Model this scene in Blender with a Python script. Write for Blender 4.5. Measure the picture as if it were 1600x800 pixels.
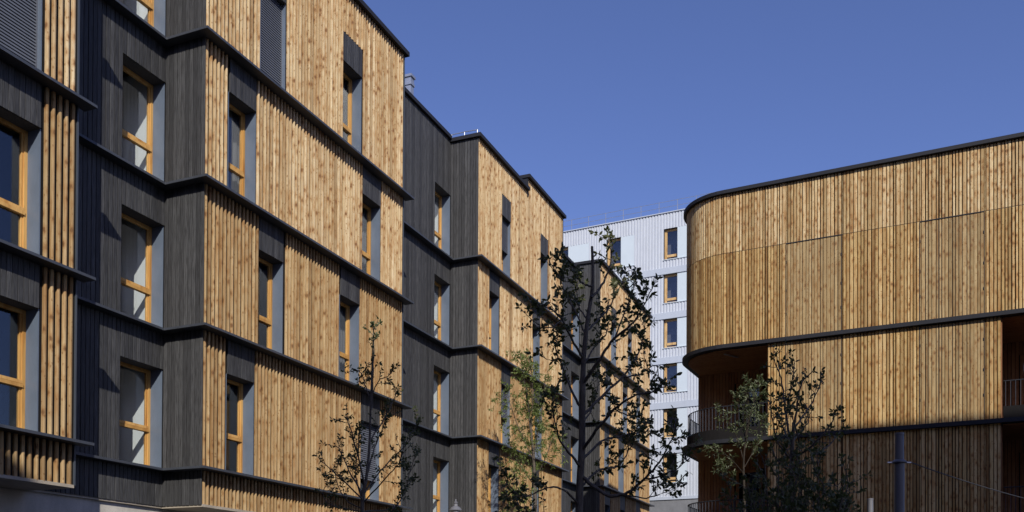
import bpy, math, random
from mathutils import Vector, Matrix
R_ = math.radians
random.seed(11)
scene = bpy.context.scene
for o in list(bpy.data.objects):
    bpy.data.objects.remove(o)

# ------------------------------------------------------------------ camera
CAMZ = 1.6
PITCH, ROLL = R_(0.5828), R_(0.2787)
FPX, SY = 1465.753, 532.778
cam_d = bpy.data.cameras.new('camera')
cam = bpy.data.objects.new('camera', cam_d)
scene.collection.objects.link(cam)
cam_d.sensor_width = 36.0
cam_d.lens = FPX / 1600 * 36
cam_d.shift_y = SY / 1600
cam_d.clip_end = 3000
cam.matrix_world = Matrix.Translation((0, 0, CAMZ)) @ Matrix.Rotation(math.pi / 2 + PITCH, 4, 'X') @ Matrix.Rotation(ROLL, 4, 'Z')
scene.camera = cam

# ------------------------------------------------------------------ light
SUN_EL = R_(33.6)
SH = Vector((0.211, -0.977)).normalized()            # horizontal direction towards the sun
world = bpy.data.worlds.new('World')
scene.world = world
world.use_nodes = True
wn = world.node_tree
wn.nodes.clear()
wo = wn.nodes.new('ShaderNodeOutputWorld')
bg = wn.nodes.new('ShaderNodeBackground')
sky = wn.nodes.new('ShaderNodeTexSky')
sky.sky_type = 'NISHITA'
sky.sun_disc = False
sky.sun_elevation = SUN_EL
sky.sun_rotation = math.atan2(SH.x, SH.y)
sky.altitude = 0
sky.air_density = 1.0
sky.dust_density = 0.7
sky.ozone_density = 3.0
bg.inputs['Strength'].default_value = 0.103
tint = wn.nodes.new('ShaderNodeMix'); tint.data_type = 'RGBA'; tint.blend_type = 'MULTIPLY'
tint.inputs[0].default_value = 1.0
tint.inputs[7].default_value = (0.98, 0.945, 1.32, 1)      # clear violet-blue air of the photograph
wn.links.new(sky.outputs[0], tint.inputs[6])
wn.links.new(tint.outputs[2], bg.inputs[0])
wn.links.new(bg.outputs[0], wo.inputs[0])
sun_d = bpy.data.lights.new('sun', 'SUN')
sun_d.energy = 4.8
sun_d.angle = R_(0.53)
sun_d.color = (1.0, 0.94, 0.84)
sun = bpy.data.objects.new('sun', sun_d)
scene.collection.objects.link(sun)
sdir = Vector((SH.x * math.cos(SUN_EL), SH.y * math.cos(SUN_EL), math.sin(SUN_EL)))
sun.rotation_euler = sdir.to_track_quat('Z', 'Y').to_euler()
sun.location = (0, -30, 60)
scene.view_settings.view_transform = 'Standard'
scene.view_settings.look = 'None'
scene.view_settings.gamma = 1
scene.view_settings.exposure = 0.0
scene.view_settings.use_curve_mapping = False
scene.render.resolution_x, scene.render.resolution_y = 1024, 512
scene.render.engine = 'CYCLES'
scene.cycles.max_bounces = 6
scene.cycles.transparent_max_bounces = 12

# ------------------------------------------------------------------ helpers
COL = scene.collection
def link(name, mesh, parent=None, loc=(0, 0, 0), rotz=0, scale=(1, 1, 1)):
    o = bpy.data.objects.new(name, mesh)
    COL.objects.link(o)
    o.location = loc
    o.rotation_euler = (0, 0, rotz)
    o.scale = scale
    o.parent = parent
    return o
def tag(o, label=None, cat=None, group=None, kind=None):
    if label: o['label'] = label
    if cat: o['category'] = cat
    if group: o['group'] = group
    if kind: o['kind'] = kind
    return o
def empty(name, loc, rotz=0):
    o = link(name, None, None, loc, rotz)
    o.empty_display_size = 0.3
    return o
def at(px, py, Y):
    u2 = (px - 800) / FPX; v2 = (400 + SY - py) / FPX
    u = u2 * math.cos(ROLL) - v2 * math.sin(ROLL); v = u2 * math.sin(ROLL) + v2 * math.cos(ROLL)
    d = Vector((u, math.cos(PITCH) - v * math.sin(PITCH), math.sin(PITCH) + v * math.cos(PITCH)))
    p = d * (Y / d.y)
    return Vector((p.x, p.y, p.z + CAMZ))

class MB:
    def __init__(s):
        s.v = []; s.f = []; s.r = []
    def add(s, vs, fs, rnd=None):
        b = len(s.v)
        s.v += [tuple(x) for x in vs]
        s.f += [tuple(i + b for i in f) for f in fs]
        s.r += [random.random() if rnd is None else rnd] * len(fs)
        return s
    def box(s, x0, x1, y0, y1, z0, z1, rnd=None):
        vs = [(x0,y0,z0),(x1,y0,z0),(x1,y1,z0),(x0,y1,z0),(x0,y0,z1),(x1,y0,z1),(x1,y1,z1),(x0,y1,z1)]
        return s.add(vs, [(3,2,1,0),(4,5,6,7),(0,1,5,4),(1,2,6,5),(2,3,7,6),(3,0,4,7)], rnd)
    def obox(s, cx, cy, ang, w, d, z0, z1, rnd=None):
        c, n = math.cos(ang), math.sin(ang)
        vs = []
        for z in (z0, z1):
            for a, b in ((-w/2, 0), (w/2, 0), (w/2, d), (-w/2, d)):
                vs.append((cx + a*c - b*n, cy + a*n + b*c, z))
        return s.add(vs, [(3,2,1,0),(4,5,6,7),(0,1,5,4),(1,2,6,5),(2,3,7,6),(3,0,4,7)], rnd)
    def prism(s, poly, z0, z1, rnd=None):
        n = len(poly)
        vs = [(x, y, z0) for x, y in poly] + [(x, y, z1) for x, y in poly]
        fs = [tuple(range(n))[::-1], tuple(range(n, 2*n))] + [(i, (i+1) % n, (i+1) % n + n, i + n) for i in range(n)]
        return s.add(vs, fs, rnd)
    def strip(s, path, z0, z1, th):
        # a vertical band of thickness th following an open plan path (offset to its left)
        n = len(path); off = []
        for i in range(n):
            a = Vector(path[max(i-1, 0)]); b = Vector(path[min(i+1, n-1)])
            t = (b - a).normalized(); off.append((path[i][0] - t.y*th, path[i][1] + t.x*th))
        vs = [(x,y,z0) for x,y in path] + [(x,y,z1) for x,y in path] + [(x,y,z0) for x,y in off] + [(x,y,z1) for x,y in off]
        fs = []
        for i in range(n-1):
            a, b, c, d = i, i+1, i+n, i+1+n; A, B, C_, D_ = a+2*n, b+2*n, c+2*n, d+2*n
            fs += [(a,b,d,c), (A,C_,D_,B), (c,d,D_,C_), (a,A,B,b)]
        fs += [(0,n,3*n,2*n), (n-1,3*n-1,4*n-1,2*n-1)]
        return s.add(vs, fs, 0.5)
    def tube(s, pts, rad, sides=6, rnd=0.5):
        n = len(pts); vs = []; fs = []
        pts = [Vector(p) for p in pts]
        for i, p in enumerate(pts):
            t = (pts[min(i+1, n-1)] - pts[max(i-1, 0)])
            t = t.normalized() if t.length > 1e-6 else Vector((0,0,1))
            ref = Vector((1,0,0)) if abs(t.x) < 0.8 else Vector((0,1,0))
            a = t.cross(ref).normalized(); b = t.cross(a)
            r = rad[i] if isinstance(rad, (list, tuple)) else rad
            for k in range(sides):
                w = 2*math.pi*k/sides
                vs.append(p + (a*math.cos(w) + b*math.sin(w))*r)
        for i in range(n-1):
            for k in range(sides):
                k2 = (k+1) % sides
                fs.append((i*sides+k, i*sides+k2, (i+1)*sides+k2, (i+1)*sides+k))
        fs.append(tuple(range(sides))); fs.append(tuple(range((n-1)*sides, n*sides)))
        return s.add(vs, fs, rnd)
    def lathe(s, prof, cx=0, cy=0, sides=20):
        vs = []; fs = []
        n = len(prof)
        for r, z in prof:
            for k in range(sides):
                w = 2*math.pi*k/sides
                vs.append((cx + r*math.cos(w), cy + r*math.sin(w), z))
        for i in range(n-1):
            for k in range(sides):
                k2 = (k+1) % sides
                fs.append((i*sides+k, i*sides+k2, (i+1)*sides+k2, (i+1)*sides+k))
        fs.append(tuple(range(sides))[::-1]); fs.append(tuple(range((n-1)*sides, n*sides)))
        return s.add(vs, fs, 0.5)
    def mesh(s, name, mat, smooth=False):
        me = bpy.data.meshes.new(name)
        me.from_pydata(s.v, [], s.f)
        me.materials.append(mat)
        at_ = me.attributes.new('rnd', 'FLOAT', 'FACE')
        at_.data.foreach_set('value', s.r)
        if smooth: me.polygons.foreach_set('use_smooth', [True]*len(me.polygons))
        me.update()
        return me
    def build(s, name, mat, parent=None, loc=(0,0,0), rotz=0, smooth=False):
        return link(name, s.mesh(name, mat, smooth), parent, loc, rotz)

# ------------------------------------------------------------------ materials
def srgb(r, g, b):
    f = lambda c: (c/255/12.92) if c/255 <= 0.04045 else ((c/255+0.055)/1.055)**2.4
    return (f(r), f(g), f(b), 1)
class NT:
    def __init__(s, name):
        s.m = bpy.data.materials.new(name); s.m.use_nodes = True
        s.t = s.m.node_tree; s.t.nodes.clear()
        s.out = s.n('OutputMaterial')
    def n(s, typ, **kw):
        nd = s.t.nodes.new('ShaderNode' + typ)
        for k, v in kw.items():
            if k in nd.inputs and not hasattr(nd, k): nd.inputs[k].default_value = v
            else: setattr(nd, k, v)
        return nd
    def l(s, a, b): s.t.links.new(a, b)
    def math(s, op, a, b=None, clamp=False):
        nd = s.n('Math', operation=op, use_clamp=clamp)
        for i, x in enumerate((a, b)):
            if x is None: continue
            if isinstance(x, (int, float)): nd.inputs[i].default_value = x
            else: s.l(x, nd.inputs[i])
        return nd.outputs[0]
    def mix(s, fac, a, b, blend='MIX'):
        nd = s.n('Mix', data_type='RGBA', blend_type=blend)
        for sock, x in ((nd.inputs[0], fac), (nd.inputs[6], a), (nd.inputs[7], b)):
            if isinstance(x, (int, float)): sock.default_value = x
            elif isinstance(x, tuple): sock.default_value = x
            else: s.l(x, sock)
        return nd.outputs[2]
    def ramp(s, fac, stops):
        nd = s.n('ValToRGB'); e = nd.color_ramp.elements
        while len(e) < len(stops): e.new(0.5)
        for i, (p, c) in enumerate(stops): e[i].position = p; e[i].color = c
        s.l(fac, nd.inputs[0]); return nd.outputs[0]
    def rnd(s):
        oi = s.n('ObjectInfo'); a = s.n('Attribute', attribute_name='rnd')
        return s.math('FRACT', s.math('ADD', oi.outputs['Random'], a.outputs['Fac']))
    def vec(s, scale, rnd=None, shift=(17, 9, 41)):
        g = s.n('NewGeometry'); v = s.n('VectorMath', operation='MULTIPLY')
        s.l(g.outputs['Position'], v.inputs[0]); v.inputs[1].default_value = scale
        if rnd is None: return v.outputs[0]
        c = s.n('VectorMath', operation='SCALE'); c.inputs[0].default_value = shift; s.l(rnd, c.inputs['Scale'])
        a = s.n('VectorMath', operation='ADD'); s.l(v.outputs[0], a.inputs[0]); s.l(c.outputs[0], a.inputs[1])
        return a.outputs[0]
    def noise(s, vec, scale=1, detail=3, rough=0.6):
        nd = s.n('TexNoise'); nd.inputs['Scale'].default_value = scale; nd.inputs['Detail'].default_value = detail
        nd.inputs['Roughness'].default_value = rough; s.l(vec, nd.inputs['Vector']); return nd.outputs['Fac']
    def bsdf(s, color, rough=0.7, metal=0, spec=0.5, bump=None, bstr=0.3, bdist=0.01):
        b = s.n('BsdfPrincipled')
        for k, x in (('Base Color', color), ('Roughness', rough), ('Metallic', metal), ('Specular IOR Level', spec)):
            if isinstance(x, (int, float, tuple)): b.inputs[k].default_value = x
            else: s.l(x, b.inputs[k])
        if bump is not None:
            bp = s.n('Bump'); bp.inputs['Strength'].default_value = bstr; bp.inputs['Distance'].default_value = bdist
            s.l(bump, bp.inputs['Height']); s.l(bp.outputs[0], b.inputs['Normal'])
        s.l(b.outputs[0], s.out.inputs[0]); return b

def wood(name, stops, knot=(0.17, 0.08, 0.035, 1), knot_sz=0.16, grain=0.5):
    t = NT(name); r = t.rnd()
    base = t.ramp(r, stops)
    warp = t.noise(t.vec((5, 5, 5), r), 1, 2)
    g = t.noise(t.vec((70, 70, 2.2), r), 1, 4, 0.65)
    c = t.mix(t.math('MULTIPLY', t.math('SUBTRACT', g, 0.36, True), grain*3.2, True), base, t.mix(1.0, base, (0.52, 0.42, 0.32, 1), 'MULTIPLY'))
    st = t.noise(t.vec((7, 7, 1.1), r), 1, 4, 0.6)
    c = t.mix(t.math('MULTIPLY', t.math('SUBTRACT', st, 0.46, True), 4.0, True), c, t.mix(1.0, base, (0.60, 0.45, 0.32, 1), 'MULTIPLY'))
    gw = t.noise(t.vec((0.55, 0.55, 0.8)), 1, 4, 0.6)                     # slow greying of the whole wall
    c = t.mix(t.math('MULTIPLY', t.math('SUBTRACT', gw, 0.48, True), 2.2, True), c, t.mix(1.0, base, (0.74, 0.74, 0.78, 1), 'MULTIPLY'))
    if knot_sz > 0:
        n2 = t.noise(t.vec((30, 30, 22), r), 1, 3, 0.6)
        vo = t.n('TexVoronoi', feature='F1'); vo.inputs['Scale'].default_value = 1; vo.inputs['Randomness'].default_value = 1.0
        t.l(t.vec((7.0, 7.0, 4.3), r, (31, 57, 23)), vo.inputs['Vector'])
        dist = t.math('ADD', vo.outputs['Distance'], t.math('MULTIPLY', t.math('SUBTRACT', n2, 0.5), 0.30))
        sz = t.math('MULTIPLY', vo.outputs['Color'], 1.0)
        k = t.math('MULTIPLY', t.math('SUBTRACT', knot_sz, dist, True), 6.5, True)
        k2 = t.math('MULTIPLY', t.math('SUBTRACT', knot_sz*2.1, dist, True), 2.6, True)
        c = t.mix(t.math('MULTIPLY', k2, 0.8), c, t.mix(1.0, base, (0.62, 0.44, 0.29, 1), 'MULTIPLY'))
        c = t.mix(t.math('MULTIPLY', k, 0.9), c, knot)
        v3 = t.n('TexVoronoi', feature='F1'); v3.inputs['Scale'].default_value = 1
        t.l(t.vec((13.0, 13.0, 9.0), r, (11, 83, 47)), v3.inputs['Vector'])
        d3 = t.math('ADD', v3.outputs['Distance'], t.math('MULTIPLY', t.math('SUBTRACT', n2, 0.5), 0.5))
        c = t.mix(t.math('MULTIPLY', t.math('MULTIPLY', t.math('SUBTRACT', knot_sz*0.95, d3, True), 7.0, True), 0.75), c, t.mix(1.0, base, (0.42, 0.28, 0.17, 1), 'MULTIPLY'))
    t.bsdf(c, 0.72, spec=0.25, bump=g, bstr=0.35, bdist=0.004)
    return t.m
def charred(name, a, b):
    t = NT(name); r = t.rnd()
    g = t.noise(t.vec((55, 55, 3.2), r), 1, 5, 0.7)
    base = t.mix(r, a, b)
    c = t.mix(t.math('MULTIPLY', t.math('SUBTRACT', g, 0.47, True), 4.5, True), base, (0.014, 0.014, 0.015, 1))
    c = t.mix(t.math('MULTIPLY', t.math('SUBTRACT', 0.43, g, True), 5.0, True), c, t.mix(1.0, base, (1.8, 1.8, 1.77, 1), 'MULTIPLY'))
    t.bsdf(c, 0.62, spec=0.35, bump=g, bstr=0.5, bdist=0.006)
    return t.m
def painted(name, col, rough=0.45, metal=0.0, var=0.18, spec=0.5, sc=3.0):
    t = NT(name)
    n = t.noise(t.vec((sc, sc, sc*0.6)), 1, 4, 0.6)
    n2 = t.noise(t.vec((sc*14, sc*14, sc*3)), 1, 3, 0.6)
    f = t.math('ADD', t.math('MULTIPLY', n, 0.7), t.math('MULTIPLY', n2, 0.3))
    dk = tuple(x*(1-var) for x in col[:3]) + (1,); lt = tuple(min(1, x*(1+var)) for x in col[:3]) + (1,)
    c = t.ramp(f, [(0.3, dk), (0.7, lt)])
    t.bsdf(c, t.math('ADD', t.math('MULTIPLY', n, 0.15), rough-0.07), metal, spec)
    return t.m
def concrete(name, col):
    t = NT(name)
    n = t.noise(t.vec((2.2, 2.2, 1.2)), 1, 6, 0.65); n2 = t.noise(t.vec((40, 40, 40)), 1, 3)
    c = t.ramp(n, [(0.3, tuple(x*0.7 for x in col[:3]) + (1,)), (0.65, col)])
    c = t.mix(t.math('MULTIPLY', t.math('SUBTRACT', n2, 0.5, True), 1.5), c, tuple(x*0.5 for x in col[:3]) + (1,))
    t.bsdf(c, 0.88, spec=0.2, bump=n2, bstr=0.25, bdist=0.01)
    return t.m
def glass(name, tint=(0.93, 0.95, 0.96, 1), ior=1.52):
    t = NT(name)
    tr = t.n('BsdfTransparent'); tr.inputs[0].default_value = tint
    gl = t.n('BsdfGlossy'); gl.inputs['Roughness'].default_value = 0.015; gl.inputs[0].default_value = (0.95, 0.97, 1, 1)
    lw_ = t.n('LayerWeight'); lw_.inputs['Blend'].default_value = 0.5
    fr = t.math('ADD', t.math('MULTIPLY', t.math('POWER', lw_.outputs['Facing'], 5.0), 0.95), 0.05)
    nz = t.noise(t.vec((0.9, 0.9, 0.7)), 1, 2)
    bp = t.n('Bump'); bp.inputs['Strength'].default_value = 0.05; bp.inputs['Distance'].default_value = 0.02
    t.l(nz, bp.inputs['Height']); t.l(bp.outputs[0], gl.inputs['Normal'])
    mx = t.n('MixShader'); t.l(t.math('MULTIPLY', fr, 1.3, True), mx.inputs[0]); t.l(tr.outputs[0], mx.inputs[1]); t.l(gl.outputs[0], mx.inputs[2])
    t.l(mx.outputs[0], t.out.inputs[0])
    return t.m
def leafmat(name, a, b, trans=0.3):
    t = NT(name); r = t.rnd()
    c = t.mix(r, a, b)
    p = t.n('BsdfPrincipled'); p.inputs['Roughness'].default_value = 0.5; p.inputs['Specular IOR Level'].default_value = 0.4; t.l(c, p.inputs['Base Color'])
    tl = t.n('BsdfTranslucent'); t.l(t.mix(1.0, c, (1.1, 1.25, 0.5, 1), 'MULTIPLY'), tl.inputs[0])
    mx = t.n('MixShader'); mx.inputs[0].default_value = trans; t.l(p.outputs[0], mx.inputs[1]); t.l(tl.outputs[0], mx.inputs[2])
    t.l(mx.outputs[0], t.out.inputs[0]); return t.m
def barkmat(name, a, b):
    t = NT(name); g = t.noise(t.vec((30, 30, 8)), 1, 5, 0.7)
    t.bsdf(t.ramp(g, [(0.35, a), (0.65, b)]), 0.85, spec=0.2, bump=g, bstr=0.6, bdist=0.01); return t.m

M = {}
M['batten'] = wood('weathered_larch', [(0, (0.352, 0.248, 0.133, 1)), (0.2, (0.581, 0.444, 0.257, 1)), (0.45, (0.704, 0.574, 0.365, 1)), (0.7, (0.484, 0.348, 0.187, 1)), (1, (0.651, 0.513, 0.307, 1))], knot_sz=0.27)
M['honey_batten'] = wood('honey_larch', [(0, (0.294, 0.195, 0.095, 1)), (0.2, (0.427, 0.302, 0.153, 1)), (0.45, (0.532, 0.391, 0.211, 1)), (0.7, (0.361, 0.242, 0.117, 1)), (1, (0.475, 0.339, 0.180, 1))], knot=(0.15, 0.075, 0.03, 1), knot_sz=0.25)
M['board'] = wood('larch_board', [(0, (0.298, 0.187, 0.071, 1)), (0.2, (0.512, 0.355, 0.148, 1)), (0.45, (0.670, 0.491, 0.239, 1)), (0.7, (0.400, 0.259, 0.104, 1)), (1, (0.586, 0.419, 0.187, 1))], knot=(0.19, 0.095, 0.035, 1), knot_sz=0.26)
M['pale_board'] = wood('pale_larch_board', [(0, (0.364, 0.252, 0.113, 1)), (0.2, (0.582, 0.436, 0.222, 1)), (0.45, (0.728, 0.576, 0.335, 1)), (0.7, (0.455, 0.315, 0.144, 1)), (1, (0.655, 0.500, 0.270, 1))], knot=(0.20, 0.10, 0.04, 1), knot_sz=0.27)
M['shutter_board'] = wood('weathered_board', [(0, (0.292, 0.207, 0.095, 1)), (0.35, (0.456, 0.339, 0.171, 1)), (0.7, (0.370, 0.264, 0.126, 1)), (1, (0.499, 0.378, 0.198, 1))], knot=(0.17, 0.09, 0.04, 1), knot_sz=0.24)
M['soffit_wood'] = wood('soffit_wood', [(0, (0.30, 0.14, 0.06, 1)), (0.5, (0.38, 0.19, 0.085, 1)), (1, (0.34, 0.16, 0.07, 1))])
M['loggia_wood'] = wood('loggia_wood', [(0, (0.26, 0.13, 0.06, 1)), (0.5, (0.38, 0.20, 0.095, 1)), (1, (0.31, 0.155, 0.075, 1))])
M['charcoal'] = charred('charcoal_board', (0.036, 0.0365, 0.039, 1), (0.070, 0.071, 0.074, 1))
M['membrane'] = painted('black_membrane', (0.014, 0.013, 0.013, 1), 0.9, spec=0.1)
M['ledge'] = painted('ledge_metal', (0.048, 0.054, 0.068, 1), 0.42, 0.0, 0.15)
M['coping'] = painted('coping_metal', (0.020, 0.021, 0.026, 1), 0.6, 0.0, 0.15, 0.2)
M['reveal'] = painted('reveal_metal', (0.115, 0.145, 0.195, 1), 0.38, 0.0, 0.12)
M['trim'] = painted('trim_metal', (0.06, 0.07, 0.085, 1), 0.4, 0.0, 0.12)
M['frame'] = wood('window_timber', [(0, (0.52, 0.29, 0.085, 1)), (1, (0.66, 0.40, 0.14, 1))], knot_sz=0.0, grain=0.35)
M['pale_frame'] = wood('pale_window_timber', [(0, (0.52, 0.345, 0.15, 1)), (1, (0.64, 0.45, 0.22, 1))], knot_sz=0.0, grain=0.3)
M['glass'] = glass('window_glass')
M['glass_dark'] = glass('loggia_glass', (0.5, 0.52, 0.55, 1))
M['curtain'] = painted('curtain_cloth', (0.72, 0.73, 0.72, 1), 0.9, var=0.05)
M['drape'] = painted('drape_cloth', (0.13, 0.125, 0.13, 1), 0.9, var=0.08)
M['interior'] = painted('interior_wall', (0.10, 0.10, 0.11, 1), 0.9, var=0.1)
M['blind'] = painted('blind_metal', (0.095, 0.105, 0.13, 1), 0.45, 0.0, 0.1)
M['concrete'] = concrete('concrete', (0.55, 0.52, 0.47, 1))
M['soffit'] = concrete('soffit_concrete', (0.42, 0.37, 0.30, 1))
M['bluemetal'] = painted('blue_white_metal', (0.48, 0.515, 0.565, 1), 0.4, 0.0, 0.05, 0.4)
M['bluepanel'] = painted('pale_panel', (0.52, 0.59, 0.635, 1), 0.35, 0.0, 0.03, 0.4)
M['blueband'] = painted('band_panel', (0.42, 0.465, 0.53, 1), 0.4, 0.0, 0.05, 0.4)
M['base'] = painted('grey_base', (0.16, 0.165, 0.175, 1), 0.7)
M['galv'] = painted('galvanised', (0.45, 0.47, 0.5, 1), 0.35, 0.7, 0.1)
M['mast'] = painted('mast_paint', (0.13, 0.132, 0.15, 1), 0.45, 0.0, 0.12)
M['cable'] = painted('cable_black', (0.03, 0.03, 0.03, 1), 0.6)
M['white'] = painted('white_metal', (0.75, 0.75, 0.73, 1), 0.4)
M['stucco'] = concrete('stucco', (0.30, 0.28, 0.25, 1))

# ------------------------------------------------------------------ ground
t = NT('paving'); n1 = t.noise(t.vec((0.6, 0.6, 0.6)), 1, 5); n2 = t.noise(t.vec((25, 25, 25)), 1, 3)
t.bsdf(t.mix(t.math('MULTIPLY', n2, 0.5), t.ramp(n1, [(0.3, (0.045, 0.044, 0.042, 1)), (0.7, (0.075, 0.073, 0.068, 1))]), (0.045, 0.044, 0.042, 1)), 0.9, spec=0.2, bump=n2, bstr=0.3)
g = MB(); g.add([(-700,-700,0),(700,-700,0),(700,700,0),(-700,700,0)], [(0,1,2,3)], 0.5)
tag(g.build('ground', t.m), kind='structure')

UNIT = {}
BEVEL = {'batten': (0.36, 0.235), 'honey_batten': (0.36, 0.235), 'board': (0.16, 0.22), 'pale_board': (0.16, 0.22), 'shutter_board': (0.16, 0.22)}   # share of width and depth
def unit(kind):
    """a 1 x 1 x 1 batten with chamfered front arrises (front at y=0, back at y=1, bottom at z=0), shared by all pieces of one material"""
    if kind not in UNIT:
        b = MB()
        c, e = BEVEL.get(kind, (0.09, 0.09))
        poly = [(-0.5+c, 0), (0.5-c, 0), (0.5, e), (0.5, 1), (-0.5, 1), (-0.5, e)]
        b.prism(poly, 0, 1, 0.0)
        UNIT[kind] = b.mesh(kind, M[kind])
    return UNIT[kind]
def chamfer_into(mb, x, y, ang, w, d, z0, z1, kind=None):
    c, e = BEVEL.get(kind, (0.09, 0.09)); co, si = math.cos(ang), math.sin(ang)
    poly = [((-0.5+c)*w, 0), ((0.5-c)*w, 0), (0.5*w, e*d), (0.5*w, d), (-0.5*w, d), (-0.5*w, e*d)]
    mb.prism([(x + a*co - b*si, y + a*si + b*co) for a, b in poly], z0, z1)

def slats(parent, recs, pick, name, stuff_name, limit=300):
    """recs: (importance, x, y, angle, width, depth, z0, z1). The most visible become parts of their own, the rest one joined part."""
    recs = sorted(recs, key=lambda r: -r[0])
    for (_, x, y, an, w, d, z0, z1) in recs[:limit]:
        link(name, unit(pick(z0)), parent, (x, y, z0), an, (w, d, z1-z0))
    if len(recs) > limit:
        for key in sorted({pick(r[6]) for r in recs[limit:]}):
            mb = MB()
            for (_, x, y, an, w, d, z0, z1) in recs[limit:]:
                if pick(z0) == key: chamfer_into(mb, x, y, an, w, d, z0, z1, key)
            tag(mb.build(stuff_name, M[key], parent), kind='stuff')

# ================================================================== left timber building
TH = R_(22.812)
LB = empty('timber_apartment_building', (-6.3066, 19.0541, 0), R_(90) - TH)
tag(LB, 'long apartment building of tan timber battens, charcoal recesses and dark ledges on the left', 'building')
D = 1.055; OV = 0.245; EXT = 0.20
ZL = [3.64, 4.395, 7.266, 10.264, 13.255]          # strip bottom and four ledges
ROOF = 17.40
TL = 0.048                                          # ledge thickness
L0E, A1, B0, BM, B1, C0, C1 = -3.186, 8.164, 13.216, 17.60, 21.56, 26.79, 36.01
SEG = [  # facade segments: start, end, roof height, windows per storey {1..4: [(s0, s1)]}
    (-11.0, L0E, ROOF, {k: [(-5.45, -3.90), (-9.6, -8.4)] for k in (1,2,3,4)}),
    (0.0, A1, ROOF, {1: [(0.77,1.65),(6.05,6.98)], 2: [(1.78,2.66),(5.03,5.93)], 3: [(0.77,1.65),(6.05,6.96)], 4: [(1.82,2.69),(5.06,5.97)]}),
    (B0, BM, ROOF, {1: [(14.24,15.08)], 2: [(15.28,16.08)], 3: [(14.24,15.04)], 4: [(15.28,16.04)]}),
    (BM, B1, ROOF+0.52, {1: [(18.20,18.98)], 2: [(18.36,19.30)], 3: [(18.23,19.05)], 4: [(19.01,19.86)]}),
    (C0, C1, ROOF+0.45, {1: [(27.6,28.5),(30.2,31.1),(33.2,34.0)], 2: [(27.5,28.3),(29.9,30.9),(33.1,33.9)], 3: [(27.6,28.5),(30.6,31.5),(33.2,34.0)], 4: [(28.6,29.5),(31.5,32.3)]}),
]
REC = [(L0E, 0.0, ROOF+0.05), (A1, B0, ROOF+0.08), (B1, C0, ROOF+0.08)]
RET_TOP = [ROOF, ROOF, ROOF + 0.45]               # height of the block that each return belongs to
HDR = 0.76                                         # header below a ledge
def opening(k):
    z0 = ZL[k]
    z1 = (ZL[k+1] - TL - HDR + 0.03) if k < 4 else 15.50
    return z0, z1

def camdist(s, y, z):
    a = R_(90) - TH
    X = -6.3066 + s*math.cos(a) - y*math.sin(a); Y = 19.0541 + s*math.sin(a) + y*math.cos(a)
    return math.sqrt(X*X + Y*Y + (z-CAMZ)**2)

rec_b = []; rec_d = []
bodies = MB()
PITCHB = 0.118
for (s0, s1, roof, wins) in SEG:
    PB = 0.131 if s0 < -5 else PITCHB
    npc = max(1, round((s1 - s0 - 0.02) / PB)); p = (s1 - s0 - 0.02) / npc
    for k in range(0, 5):
        zb = ZL[k] + (0.012 if k else 0.0)
        zt = ZL[k+1] - TL - 0.004 if k < 4 else roof - 0.10
        ws = wins.get(k, [])
        oz0, oz1 = opening(k) if k else (0, 0)
        for i in range(npc):
            c = s0 + 0.01 + (i + 0.5) * p
            inw = [w for w in ws if w[0] - 0.02 < c < w[1] + 0.02]
            z0 = zb
            if inw:
                if k < 4: continue
                z0 = oz1 + 0.74
            near = min([abs(c - e) for w in ws for e in w] + [9])
            w_ = (0.064 if s0 < -5 else 0.056) + random.uniform(-0.006, 0.006)
            d_ = 0.055
            imp = (zt - z0) / camdist(c, 0, zb)**2
            if c < -4.95: imp = 0
            rec_b.append((imp, c + random.uniform(-0.004, 0.004), random.uniform(-0.003, 0.004), random.uniform(-0.02, 0.02), w_, d_, z0 + random.uniform(0, 0.004), zt))
        # black membrane behind the battens, left open at the windows
        edges = sorted(ws)
        cur = s0 + 0.004
        for w in edges + [(s1 - 0.004, None)]:
            if w[0] > cur: MB().box(cur + (0.023 if cur > s0 + 0.01 else 0), w[0] - (0.023 if w[1] is not None else 0), 0.056, 0.34, ZL[k] - (0.0 if k else -0.02), (ZL[k+1] - TL if k < 4 else roof - 0.06)).build('membrane', M['membrane'], LB)
            if w[1] is not None:
                MB().box(w[0] - 0.022, w[1] + 0.022, 0.06, 0.34, oz1 + 0.03, (ZL[k+1] - TL if k < 4 else roof - 0.06)).build('membrane', M['membrane'], LB); cur = w[1]
slats(LB, rec_b, lambda z: 'batten' if z > ZL[3] - 0.1 else 'honey_batten', 'batten', 'far_battens')

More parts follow.
